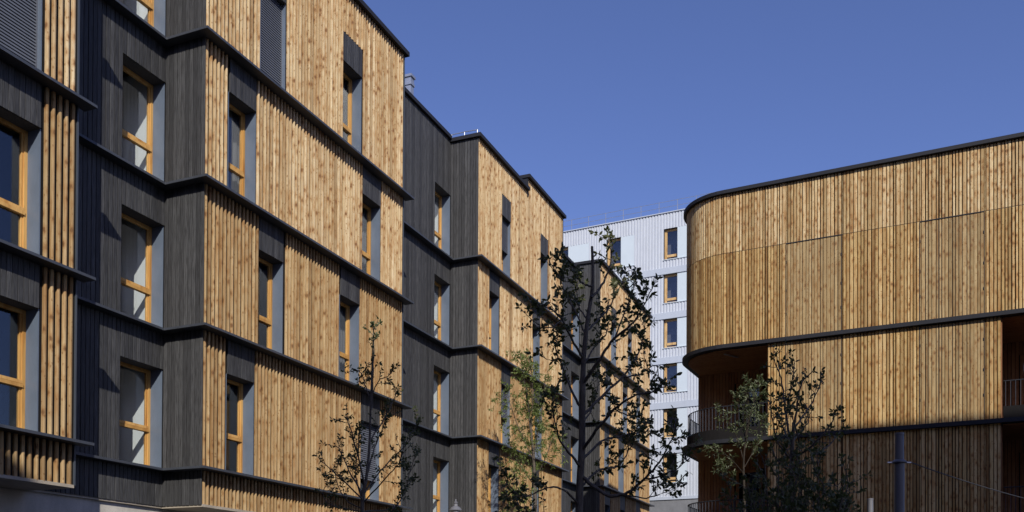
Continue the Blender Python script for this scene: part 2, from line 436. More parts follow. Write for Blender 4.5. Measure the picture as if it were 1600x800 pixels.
# charcoal recesses: back wall at y = D facing the street, return at the far corner facing along the street
for ri, (s0, s1, roof) in enumerate(REC):
    for k in range(0, 5):
        zb = ZL[k] + (0.008 if k else 0.0)
        zt = ZL[k+1] - TL - 0.003 if k < 4 else roof - 0.08
        wa, wb = s1 - 1.185, s1 - 0.012
        oz0, oz1 = opening(k) if k else (0, 0)
        n = round((s1 - s0) / 0.105); p = (s1 - s0) / n
        for i in range(n):
            c = s0 + (i + 0.5) * p; z0 = zb
            x_a, x_b = c - p/2, c + p/2
            if k and c > wa: z0 = oz1
            if k and x_a < wa < x_b and c <= wa: pass
            imp = (zt - z0) / camdist(c, D, zb)**2
            if c - s0 < (0.85 if ri == 0 else 1.75): imp = 0
            rec_d.append((imp, c, D - 0.022 + random.uniform(-0.003, 0.003), 0, p - 0.015, 0.022, z0, zt))
        n = round(D / 0.105); p = (D - 0.02) / n
        for i in range(n):
            c = 0.0 + (i + 0.5) * p
            if k == 4: zt = RET_TOP[ri] - 0.10
            imp = (zt - zb) / camdist(s1, c, zb)**2
            rec_d.append((imp, s1 - 0.024 + random.uniform(-0.003, 0.003), c, R_(-90), p - 0.015, 0.022, zb, zt))
        # backing
        top = ZL[k+1] - TL if k < 4 else roof - 0.05
        if k:
            MB().box(s0, wa, D + 0.002, D + 0.30, ZL[k], top, 0.5).build('recess_backing', M['membrane'], LB)
            MB().box(wa, s1, D + 0.006, D + 0.30, oz1 + 0.004, top, 0.5).build('recess_backing', M['membrane'], LB)
        else:
            MB().box(s0, s1, D + 0.002, D + 0.30, ZL[0] + 0.02, top, 0.5).build('recess_backing', M['membrane'], LB)
        MB().box(s1 - 0.001, s1 + 0.05, 0.05, 2.60, ZL[k] + (0.02 if k == 0 else 0), (top if k < 4 else RET_TOP[ri] - 0.08), 0.5).build('recess_backing', M['membrane'], LB)   # return backing
        MB().box(s0 - 0.05, s0 + 0.002, 0.02, 2.60, ZL[k] + (0.02 if k == 0 else 0), top, 0.5).build('recess_backing', M['membrane'], LB)   # hidden side of the neighbour block
slats(LB, rec_d, lambda z: 'charcoal', 'charcoal_board', 'far_charcoal_boards')
# end wall of the far block, core, ground floor
core = MB()
core.box(-11.0, C1, 2.62, 13, 3.7, ROOF - 0.02, 0.5)
core.build('core', M['interior'], LB)
ew = MB()
for k in range(5):
    ew.box(C1 - 0.05, C1 + 0.004, 0.02, 13, ZL[k], (ZL[k+1] - TL if k < 4 else ROOF + 0.4), 0.4)
ew.build('end_wall', M['charcoal'], LB)
gw = MB(); gw.box(-11.2, C1, D + 0.06, 12.9, 0, 3.60, 0.5)
gw.build('ground_floor_wall', M['concrete'], LB)
so = MB()
so.prism([(-11.0, 0.0), (L0E, 0.0), (L0E, D), (0, D), (0, 0.0), (A1, 0.0), (A1, D), (B0, D), (B0, 0), (B1, 0), (B1, D), (C0, D), (C0, 0), (C1, 0), (C1, 3), (-11, 3)], 3.60, 3.655)
so.build('soffit', M['soffit'], LB)
for s0, s1 in ((-11, L0E), (0, A1), (B0, B1), (C0, C1)):
    if s0 < 0: continue
rt = MB(); rt.prism([(-11.0, 0.06), (L0E, 0.06), (L0E, D), (0, D), (0, 0.06), (A1, 0.06), (A1, D), (B0, D), (B0, 0.06), (B1, 0.06), (B1, D), (C0, D), (C0, 0.06), (C1-.06, 0.06), (C1-.06, 13), (-11, 13)], ROOF - 0.45, ROOF - 0.35)
rt.build('roof', M['coping'], LB)
# ledges
def ledge_poly(s_from, s_to, o, dd=2.62):
    return [(s_from, D - o), (-o + s_to[0], D - o), (-o + s_to[0], -o), (s_to[1] + (EXT if o > 0.1 else o), -o), (s_to[1] + (EXT if o > 0.1 else o), 0.052), (s_to[1] - 0.06, 0.052), (s_to[1] - 0.06, dd), (s_from, dd)]
for k in range(1, 5):
    z1 = ZL[k]; z0 = z1 - TL
    b = MB(); b.prism([(-11.0, -OV), (L0E + EXT, -OV), (L0E + EXT, 0.052), (L0E - 0.055, 0.052), (L0E - 0.055, 2.62), (-11, 2.62)], z0, z1, .5); b.build('ledge', M['ledge'], LB)
    for sf, st in ((L0E + 0.003, (0.0, A1)), (A1 + 0.003, (B0, B1)), (B1 + 0.003, (C0, C1))):
        b = MB(); b.prism(ledge_poly(sf, st, OV), z0, z1, .5); b.build('ledge', M['ledge'], LB)
# copings
def coping(poly, z, th=0.12):
    b = MB(); b.prism(poly, z - th, z, .5); return b.build('coping', M['coping'], LB)
o = 0.11
coping([(-11, -o), (L0E + o, -o), (L0E + o, 0.4), (-11, 0.4)], ROOF)
for (s0, s1, roof), (c0, c1, r2) in zip(REC, ((0, A1, ROOF), (B0, BM, ROOF), (C0, C1, ROOF + 0.45))):
    coping([(s0 + .002, D - o), (-o + c0, D - o), (-o + c0, D + 0.35), (s0 + .002, D + 0.35)], roof + 0.004)
    coping([(-o + c0, -o), (c1 + (o if c1 != BM else 0), -o), (c1 + (o if c1 != BM else 0), 0.4), (c0 + 0.4, 0.4), (c0 + 0.4, D + 0.4), (-o + c0, D + 0.4)], r2 + 0.012)
coping([(BM - 0.05, -o), (B1 + o, -o), (B1 + o, 0.4), (BM + 0.3, 0.4), (BM + 0.3, 2.5), (BM - 0.05, 2.5)], ROOF + 0.52)
up = MB(); up.box(BM - 0.01, BM + 0.1, 0.0, 2.4, ROOF - 0.3, ROOF + 0.41, .5); up.build('parapet_return', M['coping'], LB)
# metal end trims of the blocks
tr = MB()
for s, c_roof in ((L0E, ROOF), (A1, ROOF), (B1, ROOF + .5)):
    for k in range(0, 5):
        tr.box(s - 0.008, s + 0.024, -0.004, 0.05, ZL[k] + 0.005, (ZL[k+1] - TL - .005 if k < 4 else c_roof - .13), 0.5)
tr.build('edge_trim', M['trim'], LB)

BLIND = {}
def blind_mesh(w, h):
    key = (round(w, 2), round(h, 2))
    if key not in BLIND:
        b = MB(); n = int(h / 0.055)
        for i in range(n):
            z = i * h / n
            b.add([(0.02, 0.0, z), (w-0.02, 0.0, z), (w-0.02, 0.014, z+0.043), (0.02, 0.014, z+0.043), (0.02, 0.02, z-0.004), (w-0.02, 0.02, z-0.004), (w-0.02, 0.026, z+0.039), (0.02, 0.026, z+0.039)],
                  [(0,1,2,3), (7,6,5,4), (0,4,5,1), (3,2,6,7), (0,3,7,4), (1,5,6,2)])
        b.box(0, 0.02, -0.01, 0.05, 0, h); b.box(w-0.02, w, -0.01, 0.05, 0, h)
        BLIND[key] = b.mesh('blind', M['blind'])
    return BLIND[key]
def window(s0, s1, z0, z1, y, header_top=None, curtain=False, blind=0.0, right_corner=False):
    """timber window set 0.28 m behind the facade plane at depth y; one mesh for the frame, its other pieces are children"""
    w = s1 - s0; h = z1 - z0; dp = 0.33; fw = 0.062
    f = MB()
    f.box(0, fw, dp, dp+0.075, 0.02, h); f.box(w-fw, w, dp, dp+0.075, 0.02, h)
    f.box(fw, w-fw, dp, dp+0.075, h-fw, h); f.box(fw, w-fw, dp, dp+0.075, 0.02, 0.02+fw+0.02)
    # inner sash members, a little behind
    f.box(fw, fw+0.04, dp+0.02, dp+0.07, 0.115, h-fw); f.box(w-fw-0.04, w-fw, dp+0.02, dp+0.07, 0.115, h-fw)
    win = f.build('window', M['frame'], LB, (s0, y, z0))
    t_ = MB(); tz = 0.80
    t_.box(fw-0.01, w-fw+0.01, dp-0.02, dp+0.07, tz, tz+0.06); t_.box(fw-0.01, w-fw+0.01, dp-0.005, dp+0.07, tz+0.068, tz+0.12)
    t_.build('transom', M['frame'], win)
    for a, b_ in ((0.115, tz), (tz+0.12, h-fw)):
        p_ = MB(); p_.box(fw+0.04, w-fw-0.04, dp+0.04, dp+0.052, a, b_, .5); p_.build('pane', M['glass'], win)
    r = MB(); y0 = 0.05 if header_top else 0.024
    r.box(-0.02, 0.0, y0, dp+0.08, 0, h+0.0); r.box(w, w+(0.02 if not right_corner else 0.01), y0, dp+0.08, 0, h)
    r.box(-0.02, w+0.01, y0+0.003, dp+0.08, 0.003, 0.022)
    MB().box(-0.02, w+0.01, y0+0.006, dp+0.08, h, h+0.025, .5).build('lintel', M['charcoal'], win)
    r.build('reveal', M['reveal'], win)
    if header_top:
        hp = MB(); n = max(4, round(w/0.105)); p = w/n
        for i in range(n): chamfer_into(hp, (i+0.5)*p, 0.018 + random.uniform(-.002, .003), 0, p-0.008, 0.03, h+0.002, header_top - z0)
        hp.build('header_panel', M['charcoal'], win)
    if curtain:
        c = MB(); n = 46; vs = []; fs = []
        for i in range(n+1):
            x = -0.7 + (w+0.62)*i/n; yy = dp + 0.80 + 0.022*math.sin(i*1.9) + 0.010*math.sin(i*0.7)
            vs += [(x, yy, 0.0), (x, yy, h+0.35)]
        for i in range(n): fs.append((2*i, 2*i+2, 2*i+3, 2*i+1))
        c.add(vs, fs, .5); c.build('curtain', M['curtain'], win)
        MB().box(w+0.002, w+0.02, dp+0.085, dp+1.1, 0.0, h+0.35, .5).build('room_wall', M['curtain'], win)
    if blind > 0:
        link('blind', blind_mesh(w, h*blind), win, (0, 0.14, h*(1-blind)))
    return win
def drape(win, w, h):
    x0, x1 = random.choice(((-0.25, w*0.75), (0.2, w + 0.2), (w*0.45, w + 0.3), (-0.2, w + 0.3)))
    z0 = random.choice((0, 0, 0, h*0.35)); c = MB(); n = 30; vs = []; fs = []
    ph = random.uniform(0, 6)
    for i in range(n+1):
        x = x0 + (x1 - x0)*i/n; yy = 0.55 + 0.02*math.sin(i*1.7 + ph)
        vs += [(x, yy, z0), (x, yy, h + 0.2)]
    for i in range(n): fs.append((2*i, 2*i+2, 2*i+3, 2*i+1))
    c.add(vs, fs, .5); c.build('curtain', M['drape'], win)
for si, (s0, s1, roof, wins) in enumerate(SEG):
    for k, lst in wins.items():
        z0, z1 = opening(k)
        for wi, (a, b) in enumerate(lst):
            if a < -7: continue
            ht = (ZL[k+1] - TL - 0.004) if k < 4 else z1 + 0.735
            bl = 0.0
            if si == 1 and k == 4 and wi == 0: bl = 0.86
            if si == 1 and k == 1 and wi == 1: bl = 0.72
            if si == 0 and k == 3: bl = 1.0
            if si == 2 and k in (2, 4): bl = 0.5
            wv = window(a, b, z0, z1, 0.0, ht, False, bl)
            if si and random.random() < 0.75: drape(wv, b - a, z1 - z0)
for ri, (s0, s1, roof) in enumerate(REC):
    for k in range(1, 5):
        z0, z1 = opening(k)
        window(s1 - 1.185, s1 - 0.028, z0, z1, D - 0.022, None, True, 0, True)

# ================================================================== right timber building with the rounded corner
AR = R_(-26.4)
RB = empty('rounded_timber_building', (5.2856, 30.6312, 0), AR)
tag(RB, 'tan timber clad building with a rounded corner and shaded loggias on the right', 'building')
RC = 1.6
UEND = 14.5
ZLOW, ZMID, ZJ, ZTOP = 6.96, 9.985, 12.93, 14.93
def rpath(i, u_end=UEND, v_start=7.0, n=14):
    pts = [(i, v_start), (i, (v_start+RC)/2)]
    for k in range(n+1):
        w = math.pi + (math.pi/2)*k/n
        pts.append((RC + (RC - i)*math.cos(w), RC + (RC - i)*math.sin(w)))
    pts.append((u_end, i))
    return pts
def rpoly(i, v_back=9.0):
    p = rpath(i)
    return [(p[0][0], v_back)] + p[1:] + [(UEND, v_back)]
def bpos(t):
    """arc length along the outer face, t = 0 where the straight front starts, negative round the corner"""
    if t >= 0: return RC + t, 0.0, 0.0
    arc = RC*math.pi/2
    if t > -arc:
        w = 1.5*math.pi + t/RC
        return RC + RC*math.cos(w), RC + RC*math.sin(w), w - 1.5*math.pi
    return 0.0, RC + (-arc - t), -math.pi/2
def rimp(u, v, z0, z1):
    X = 5.2856 + u*math.cos(AR) - v*math.sin(AR); Y = 30.6312 + u*math.sin(AR) + v*math.cos(AR)
    if X / Y > 0.56: return 0
    return (z1 - z0) / (X*X + Y*Y)
SH_U = [(3.55, 5.195), (7.37, 9.057)]
recs = []; sh_boards = {}
tt = -RC*math.pi/2 - 1.4
breaks = [u - RC for pr in SH_U for u in pr]
while tt < UEND - RC - 0.2:
    w = random.choice((0.078, 0.088, 0.095, 0.100, 0.110))
    nb = [b for b in breaks if tt < b - 1e-6 < tt + w + 0.05]
    if nb: w = nb[0] - tt - 0.004 if nb[0] - tt < w + 0.04 else w
    w = max(w, 0.04)
    c = tt + w/2; gap = random.choice((0.014, 0.018, 0.020, 0.024, 0.034))
    bw = w - gap
    u, v, an = bpos(c)
    visible = tt > -RC*math.pi/2 + 0.15
    jit = random.uniform(-0.004, 0.004)
    for (z0, z1) in ((ZJ + 0.008, ZTOP - 0.115), (ZMID + 0.004, ZJ - 0.008), (ZLOW + 0.004, ZMID - 0.125), (3.9, ZLOW - 0.125)):
        if z1 < ZMID and not (3.015 < u < 9.50): continue
        insh = v == 0.0 and any(a < u < b for a, b in SH_U) and ZLOW < z0 + 0.1 < ZJ - 0.3
        if insh:
            key = [i for i, (a, b) in enumerate(SH_U) if a < u < b][0]
            sh_boards.setdefault((key, z0, z1), []).append((u, bw)); continue
        imp = rimp(u, v, z0, z1) if visible else 0
        if z0 < 6: imp *= 0.3
        recs.append((imp, u, v + (jit if v == 0 else 0), an, bw, 0.038, z0, z1))
    tt += w
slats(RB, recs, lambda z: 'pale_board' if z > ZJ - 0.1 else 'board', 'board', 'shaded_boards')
# folding shutters, each a part with its boards
sh_mesh = unit('shutter_board')
for (key, z0, z1), lst in sh_boards.items():
    a, b = SH_U[key]
    mid = (a + b)/2
    for lo, hi in ((a, mid), (mid, b)):
        f = MB(); f.box(lo+0.006, hi-0.006, 0.026, 0.05, z0+0.03, z1-0.02, .5)
        if z1 > 11: f.box(lo, hi, -0.012, 0.02, z1-0.015, z1+0.012, .5)
        for hz in (0.25, 0.5, 0.8): f.box((lo-0.004 if lo == a else hi-0.02), (lo+0.02 if lo == a else hi+0.004), -0.018, 0.01, z0+(z1-z0)*hz-.04, z0+(z1-z0)*hz+.04, .5)
        f.box((lo - 0.012 if lo == a else hi - 0.006), (lo + 0.006 if lo == a else hi + 0.012), -0.008, 0.03, z0 + 0.005, z1 - 0.02, .5)
        sh = f.build('shutter', M['coping'], RB)
        for (u, bw) in lst:
            if lo < u < hi: link('board', sh_mesh, sh, (u, 0.002 + random.uniform(-0.002, 0.004), z0+0.01), 0, (bw+0.006, 0.026, z1-z0-0.03))
bk = MB()
bk.prism(rpoly(0.045), ZMID - 0.0, ZTOP - 0.1, .5)
bk.box(3.03, 9.49, 0.046, 3.2, 3.9, ZMID - 0.125, .5)
bk.build('backing_wall', M['membrane'], RB)
inn = MB(); inn.box(0.42, UEND, 3.3, 9.0, 0, ZMID - 0.125, .5); inn.build('core', M['membrane'], RB)
for z, th, ov in ((ZTOP, 0.11, 0.11), (ZMID, 0.12, 0.14), (ZLOW, 0.12, 0.14)):
    b = MB(); b.prism(rpoly(-ov), z - th, z, .5); ob = b.build('coping' if z == ZTOP else 'ledge', M['coping'], RB)
jl = MB(); jl.strip(rpath(0.012, n=20), ZJ - 0.014, ZJ + 0.010, 0.03); jl.build('joint_flashing', M['coping'], RB)
# loggia: back wall of boards, cheeks, soffit slats, doors, parapet, railing
def loggia(u0, u1, zf, zc, corner):
    bw_ = MB(); vb = 2.9
    u = u0
    x = (0.03 if corner else u0); 
    doors = ((1.35, 2.25),) if corner else ((u0 + 0.55, u0 + 2.3),)
    while x < u1:
        w = 0.105
        if not any(a - 0.06 < x + w/2 < b + 0.06 for a, b in doors): chamfer_into(bw_, x + w/2, vb, 0, w - 0.014, 0.03, zf + 0.0, zc - 0.02)
        else: chamfer_into(bw_, x + w/2, vb, 0, w - 0.014, 0.03, zf + 2.45, zc - 0.02)
        x += w
    if corner:
        y = vb
        while y < 8.5:
            chamfer_into(bw_, 0.0, y + 0.05, R_(-90), 0.09, 0.03, zf, zc - 0.02); y += 0.105
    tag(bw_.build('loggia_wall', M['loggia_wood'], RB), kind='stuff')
    bk2 = MB()
    cur = (0.04 if corner else u0)
    for a, b in doors:
        bk2.box(cur, a, vb + 0.032, vb + 0.2, zf, zc, .5); bk2.box(a, b, vb + 0.034, vb + 0.2, zf + 2.45, zc, .5); cur = b
    bk2.box(cur, u1, vb + 0.032, vb + 0.2, zf, zc, .5)
    if corner: bk2.box(0.04, 0.4, vb + 0.2, 8.5, zf, zc, .5)
    bk2.build('loggia_backing', M['membrane'], RB)
    ck = MB()
    uu = u1 if corner else u0
    y = 0.04
    while y < vb:
        if corner: chamfer_into(ck, uu - 0.002, y + 0.05, R_(-90), 0.09, 0.028, zf, zc - 0.02)
        else: chamfer_into(ck, uu + 0.002, y + 0.05, R_(90), 0.09, 0.028, zf, zc - 0.02)
        y += 0.105
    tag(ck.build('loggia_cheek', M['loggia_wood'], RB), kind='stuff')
    for a, b in doors:
        f = MB(); zt = zf + 2.43
        f.box(a, a+0.10, vb-0.03, vb+0.07, zf, zt); f.box(b-0.10, b, vb-0.03, vb+0.07, zf, zt); f.box(a+.1, b-.1, vb-0.03, vb+0.07, zt-0.1, zt); f.box(a+.1, b-.1, vb-0.03, vb+0.07, zf, zf+0.12)
        dr = f.build('door', M['soffit_wood'], RB)
        p_ = MB(); p_.box(a+0.1, b-0.1, vb+0.02, vb+0.035, zf+0.12, zt-0.1, .5); p_.build('pane', M['glass_dark'], dr)
    # soffit slats
    ss = MB(); y = 0.10
    while y < vb:
        xs = u0 + 0.02
        if corner:
            r = RC - 0.06
            xs = 0.06 if y >= RC else RC - math.sqrt(max(0.0, r*r - (RC - y)**2))
        ss.box(xs, u1 - 0.03 if corner else u1, y, y + 0.045, zc - 0.045, zc - 0.012); y += 0.07
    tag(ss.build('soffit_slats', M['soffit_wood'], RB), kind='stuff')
    # parapet fascia
    pth = rpath(0.03, u1 - 0.02, 2.88, 16) if corner else [(u0 + 0.03, 0.03), (u1, 0.03)]
    fz0, fz1 = zf + 0.0, zf + 0.36
    fs_ = MB(); fs_.strip(pth, fz0, fz1, 0.05); fs_.build('balcony_parapet', M['membrane'], RB)
    rl = MB(); zr = zf + 1.08
    pr = rpath(0.07, u1 - 0.04, 2.88, 16) if corner else [(u0 + 0.04, 0.07), (u1, 0.07)]
    rl.tube([(a, b, zr) for a, b in pr], 0.018, 6)
    rail = rl.build('railing', M['coping'], RB)
    # balusters along the path
    L = 0; pr2 = [Vector(p) for p in pr]; k = 0; nxt = 0.05
    acc = 0.0
    me = None
    for i in range(len(pr2)-1):
        seg = (pr2[i+1] - pr2[i]).length
        while nxt < acc + seg:
            q = pr2[i].lerp(pr2[i+1], (nxt - acc)/seg)
            if me is None:
                bb = MB(); bb.box(-0.005, 0.005, -0.012, 0.012, 0, zr - fz1 + 0.03, .5); me = bb.mesh('baluster', M['ledge'])
            tang = (pr2[i+1] - pr2[i]).normalized()
            if q.y < 3.5: link('baluster', me, rail, (q.x, q.y, fz1 - 0.03), math.atan2(tang.y, tang.x))
            nxt += 0.125
        acc += seg
for zf, zc in ((ZLOW, ZMID - 0.12), (3.95, ZLOW - 0.12)):
    loggia(0.0, 3.015, zf, zc, True)
    loggia(9.505, 13.6, zf, zc, False)
fl = MB(); fl.prism(rpoly(-0.10), 3.80, 3.95, .5); fl.build('ledge', M['coping'], RB)
lt = MB(); lt.obox(1.75, 0.55, R_(62), 0.65, 0.07, ZMID - 0.225, ZMID - 0.198, .5); lt.build('linear_light', M['galv'], RB)
gfl = MB(); gfl.box(0.5, UEND, 1.2, 8.8, 0, 3.8, .5); gfl.build('ground_floor_wall', M['concrete'], RB)

# ================================================================== blue-white metal clad building
BB = empty('metal_clad_building', (11.47, 62.23, 0), AR)
tag(BB, 'pale blue corrugated metal building with timber windows standing behind the two timber buildings', 'building')
U0, U1 = -20.0, 9.0
ZT = 26.52 + 1.6
cols = [(-13.8, -12.8, -11.6), (-9.7, -8.5, -6.93), (-5.61, -4.58, -3.61), (-1.514, -0.585, 0.12), (2.6, 3.5, 4.3), (6.3, 7.2, 8.0)]   # window start, window end, panel end
def corr(mb, u0, u1, z0, z1):
    n = max(1, round((u1 - u0)/0.2)); p = (u1 - u0)/n
    prof = []
    for i in range(n):
        a = u0 + i*p
        prof += [(a, 0.0), (a + p*0.52, 0.0), (a + p*0.64, 0.045), (a + p*0.88, 0.045)]
    prof.append((u1, 0.0))
    vs = [(x, y, z0) for x, y in prof] + [(x, y, z1) for x, y in prof]; m = len(prof)
    mb.add(vs, [(i, i+1, i+1+m, i+m) for i in range(m-1)], .5)
rows = []
for i in range(6):
    wt = (25.45 if i == 0 else 22.38 - 3.02*(i-1)) + 1.6
    wb = (23.37 if i == 0 else 20.44 - 3.02*(i-1)) + 1.6
    bt = 22.81 - 3.02*i + 1.6; b0 = 22.38 - 3.02*i + 1.6
    top = ZT if i == 0 else 22.38 - 3.02*(i-1) + 1.6
    if i == 5: bt = 7.4 + 1.6; b0 = 7.2 + 1.6
    rows.append((top, wt, wb, bt, b0))
win_first = {}
for i, (top, wt, wb, bt, b0) in enumerate(rows):
    cur = U0
    for (a, b, c) in cols + [(U1, None, None)]:
        m = MB(); corr(m, cur, a, bt, top); m.build('cladding', M['bluemetal'], BB)
        if b is None: break
        m = MB(); corr(m, a, c, bt, wb - 0.04); m.build('spandrel', M['bluemetal'], BB)
        if top - wt > 0.02: m = MB(); corr(m, a, c, wt, top); m.build('spandrel', M['bluemetal'], BB)
        m = MB(); m.box(b, c, 0.012, 0.25, wb, wt - 0.003, .5); m.build('side_panel', M['bluepanel'], BB)
        m = MB(); m.box(a - 0.05, c + 0.05, -0.04, 0.1, wb - 0.04, wb, .5); m.build('sill', M['bluepanel'], BB)
        h = wt - wb; w = b - a; key = (round(w, 2), round(h, 2))
        f = MB(); dp = 0.20
        f.box(0, 0.16, dp, dp+0.08, 0, h); f.box(w-0.06, w, dp, dp+0.08, 0, h); f.box(.16, w-.06, dp, dp+0.08, h-0.14, h); f.box(.16, w-.06, dp, dp+0.08, 0, 0.1); f.box(.16, w-.06, dp-.03, dp+0.08, 0.20, 0.36)
        wn_ = f.build('window', M['pale_frame'], BB, (a, 0, wb))
        p_ = MB(); p_.box(.1, w-.05, dp+0.04, dp+0.05, 0.05, h-0.1, .5); p_.build('pane', M['glass'], wn_)
        rv = MB(); rv.box(-0.02, 0, 0.02, dp+0.1, 0, h, .5); rv.box(-0.02, w, 0.02, dp+0.1, h, h+0.02, .5); rv.build('reveal', M['trim'], wn_)
        cur = c
    m = MB(); m.box(U0, U1, -0.05, 0.2, b0, bt, .5); m.build('band', M['blueband'], BB)
m = MB(); m.box(U0, U1, 0.9, 12, 0, ZT - 0.02, .5); m.build('core', M['interior'], BB)
m = MB(); m.box(U0, U0+0.3, 0.06, 12, 0, ZT - 0.03, .5); m.box(U1-0.3, U1, 0.06, 12, 0, ZT-0.03, .5); m.build('end_wall', M['bluemetal'], BB)
m = MB(); m.box(U0, U1, 0.02, 0.9, 0, 7.2 + 1.6, .5); m.build('base_wall', M['base'], BB)
m = MB(); m.box(U0 - 0.05, U1 + .05, -0.06, 12.1, ZT - 0.01, ZT + 0.05, .5); m.build('coping', M['blueband'], BB)
m = MB()
for i in range(6):
    for a, b, c in cols: pass
r_ = MB()
for z in (0.5, 0.88): r_.tube([(U0, 0.25, ZT + z), (U1, 0.25, ZT + z)], 0.014, 5)
rail = r_.build('roof_railing', M['galv'], BB)
b_ = MB(); b_.tube([(0, 0, 0), (0, 0, 0.86)], 0.022, 5); pm = b_.mesh('railing_post', M['galv'])
u = -19.9
while u < U1: link('railing_post', pm, rail, (u, 0.25, ZT + 0.04)); u += 1.283

# ================================================================== rooftop things
rg = empty('roof_guard_rail', (0, 0, 0))
tag(rg, 'thin metal guard rail on the roof behind the second charcoal recess', 'railing')
def lw(s, y, z):
    a = R_(90) - TH
    return Vector((-6.3066 + s*math.cos(a) - y*math.sin(a), 19.0541 + s*math.sin(a) + y*math.cos(a), z))
pts = [at(706, 210.5, 33.0), at(726, 206, 32.8), at(746, 202.5, 32.6)]
m = MB(); m.tube(pts, 0.016, 5); m.build('rail', M['galv'], rg)
for q in (0.0, 0.5, 1.0):
    p = pts[0].lerp(pts[2], q); m = MB(); m.tube([Vector((p.x, p.y, ROOF - 0.36)), p], 0.014, 5); m.build('post', M['galv'], rg)
vp = at(640, 119, 31.0); VH = vp.z - (ROOF - 0.36)
vc = empty('roof_vent', Vector((vp.x, vp.y, ROOF - 0.36)), R_(90) - TH)
tag(vc, 'white square vent cowl poking above the charcoal recess roof', 'vent')
m = MB(); m.box(-.1, .1, -.1, .1, 0, VH - .34); m.build('shaft', M['galv'], vc)
m = MB(); m.box(-.13, .13, -.13, .13, VH-.34, VH-.26); m.box(-.11, .11, -.11, .11, VH-.26, VH-.08); m.box(-.15, .15, -.15, .15, VH-.08, VH); m.build('cowl', M['galv'], vc)

# ================================================================== trees
LEAFD = leafmat('dark_leaf', (0.070, 0.082, 0.038, 1), (0.13, 0.138, 0.066, 1), 0.28)
LEAFM = leafmat('sapling_leaf', (0.055, 0.072, 0.032, 1), (0.11, 0.13, 0.06, 1), 0.28)
LEAFL = leafmat('willow_leaf', (0.10, 0.14, 0.035, 1), (0.17, 0.21, 0.06, 1), 0.35)
LEAFO = leafmat('olive_leaf', (0.05, 0.066, 0.026, 1), (0.11, 0.128, 0.06, 1), 0.25)
BARK = barkmat('bark_dark', (0.075, 0.062, 0.05, 1), (0.17, 0.145, 0.118, 1))
BARK3 = barkmat('bark_brown', (0.02, 0.016, 0.012, 1), (0.05, 0.04, 0.03, 1))
BARK2 = barkmat('bark_grey', (0.06, 0.05, 0.04, 1), (0.12, 0.10, 0.08, 1))
rng = random.Random(5)
def rv():
    while True:
        v = Vector((rng.uniform(-1,1), rng.uniform(-1,1), rng.uniform(-1,1)))
        if 0.05 < v.length < 1: return v.normalized()
def smooth(pts, sub=5):
    P = [Vector(p) for p in pts]; out = []
    for i in range(len(P)-1):
        p0 = P[max(i-1,0)]; p1 = P[i]; p2 = P[i+1]; p3 = P[min(i+2, len(P)-1)]
        for k in range(sub):
            t = k/sub
            out.append(0.5*((2*p1) + (p2-p0)*t + (2*p0-5*p1+4*p2-p3)*t*t + (3*p1-p0-3*p2+p3)*t**3))
    out.append(P[-1]); return out
def leaf(mb, p, d, L, W):
    """one folded, pointed leaf"""
    d = d.normalized(); s = d.cross(rv())
    if s.length < 1e-3: s = d.cross(Vector((0.3, 0.5, 0.8)))
    s.normalize(); n = s.cross(d)
    bend = n * (-0.12*L)
    p = p + d*L*0.12
    vs = [p]
    for f, g_ in ((0.22, 0.40), (0.52, 0.5), (0.82, 0.30)): vs.append(p + d*L*f + s*W*g_ + n*W*0.10 + bend*f)
    vs.append(p + d*L + bend)
    for f, g_ in ((0.82, 0.30), (0.52, 0.5), (0.22, 0.40)): vs.append(p + d*L*f - s*W*g_ + n*W*0.10 + bend*f)
    vs.append(p + d*L*0.5 + bend*0.4)
    mb.add(vs, [(i, (i+1) % 8, 8) for i in range(8)], rng.random())
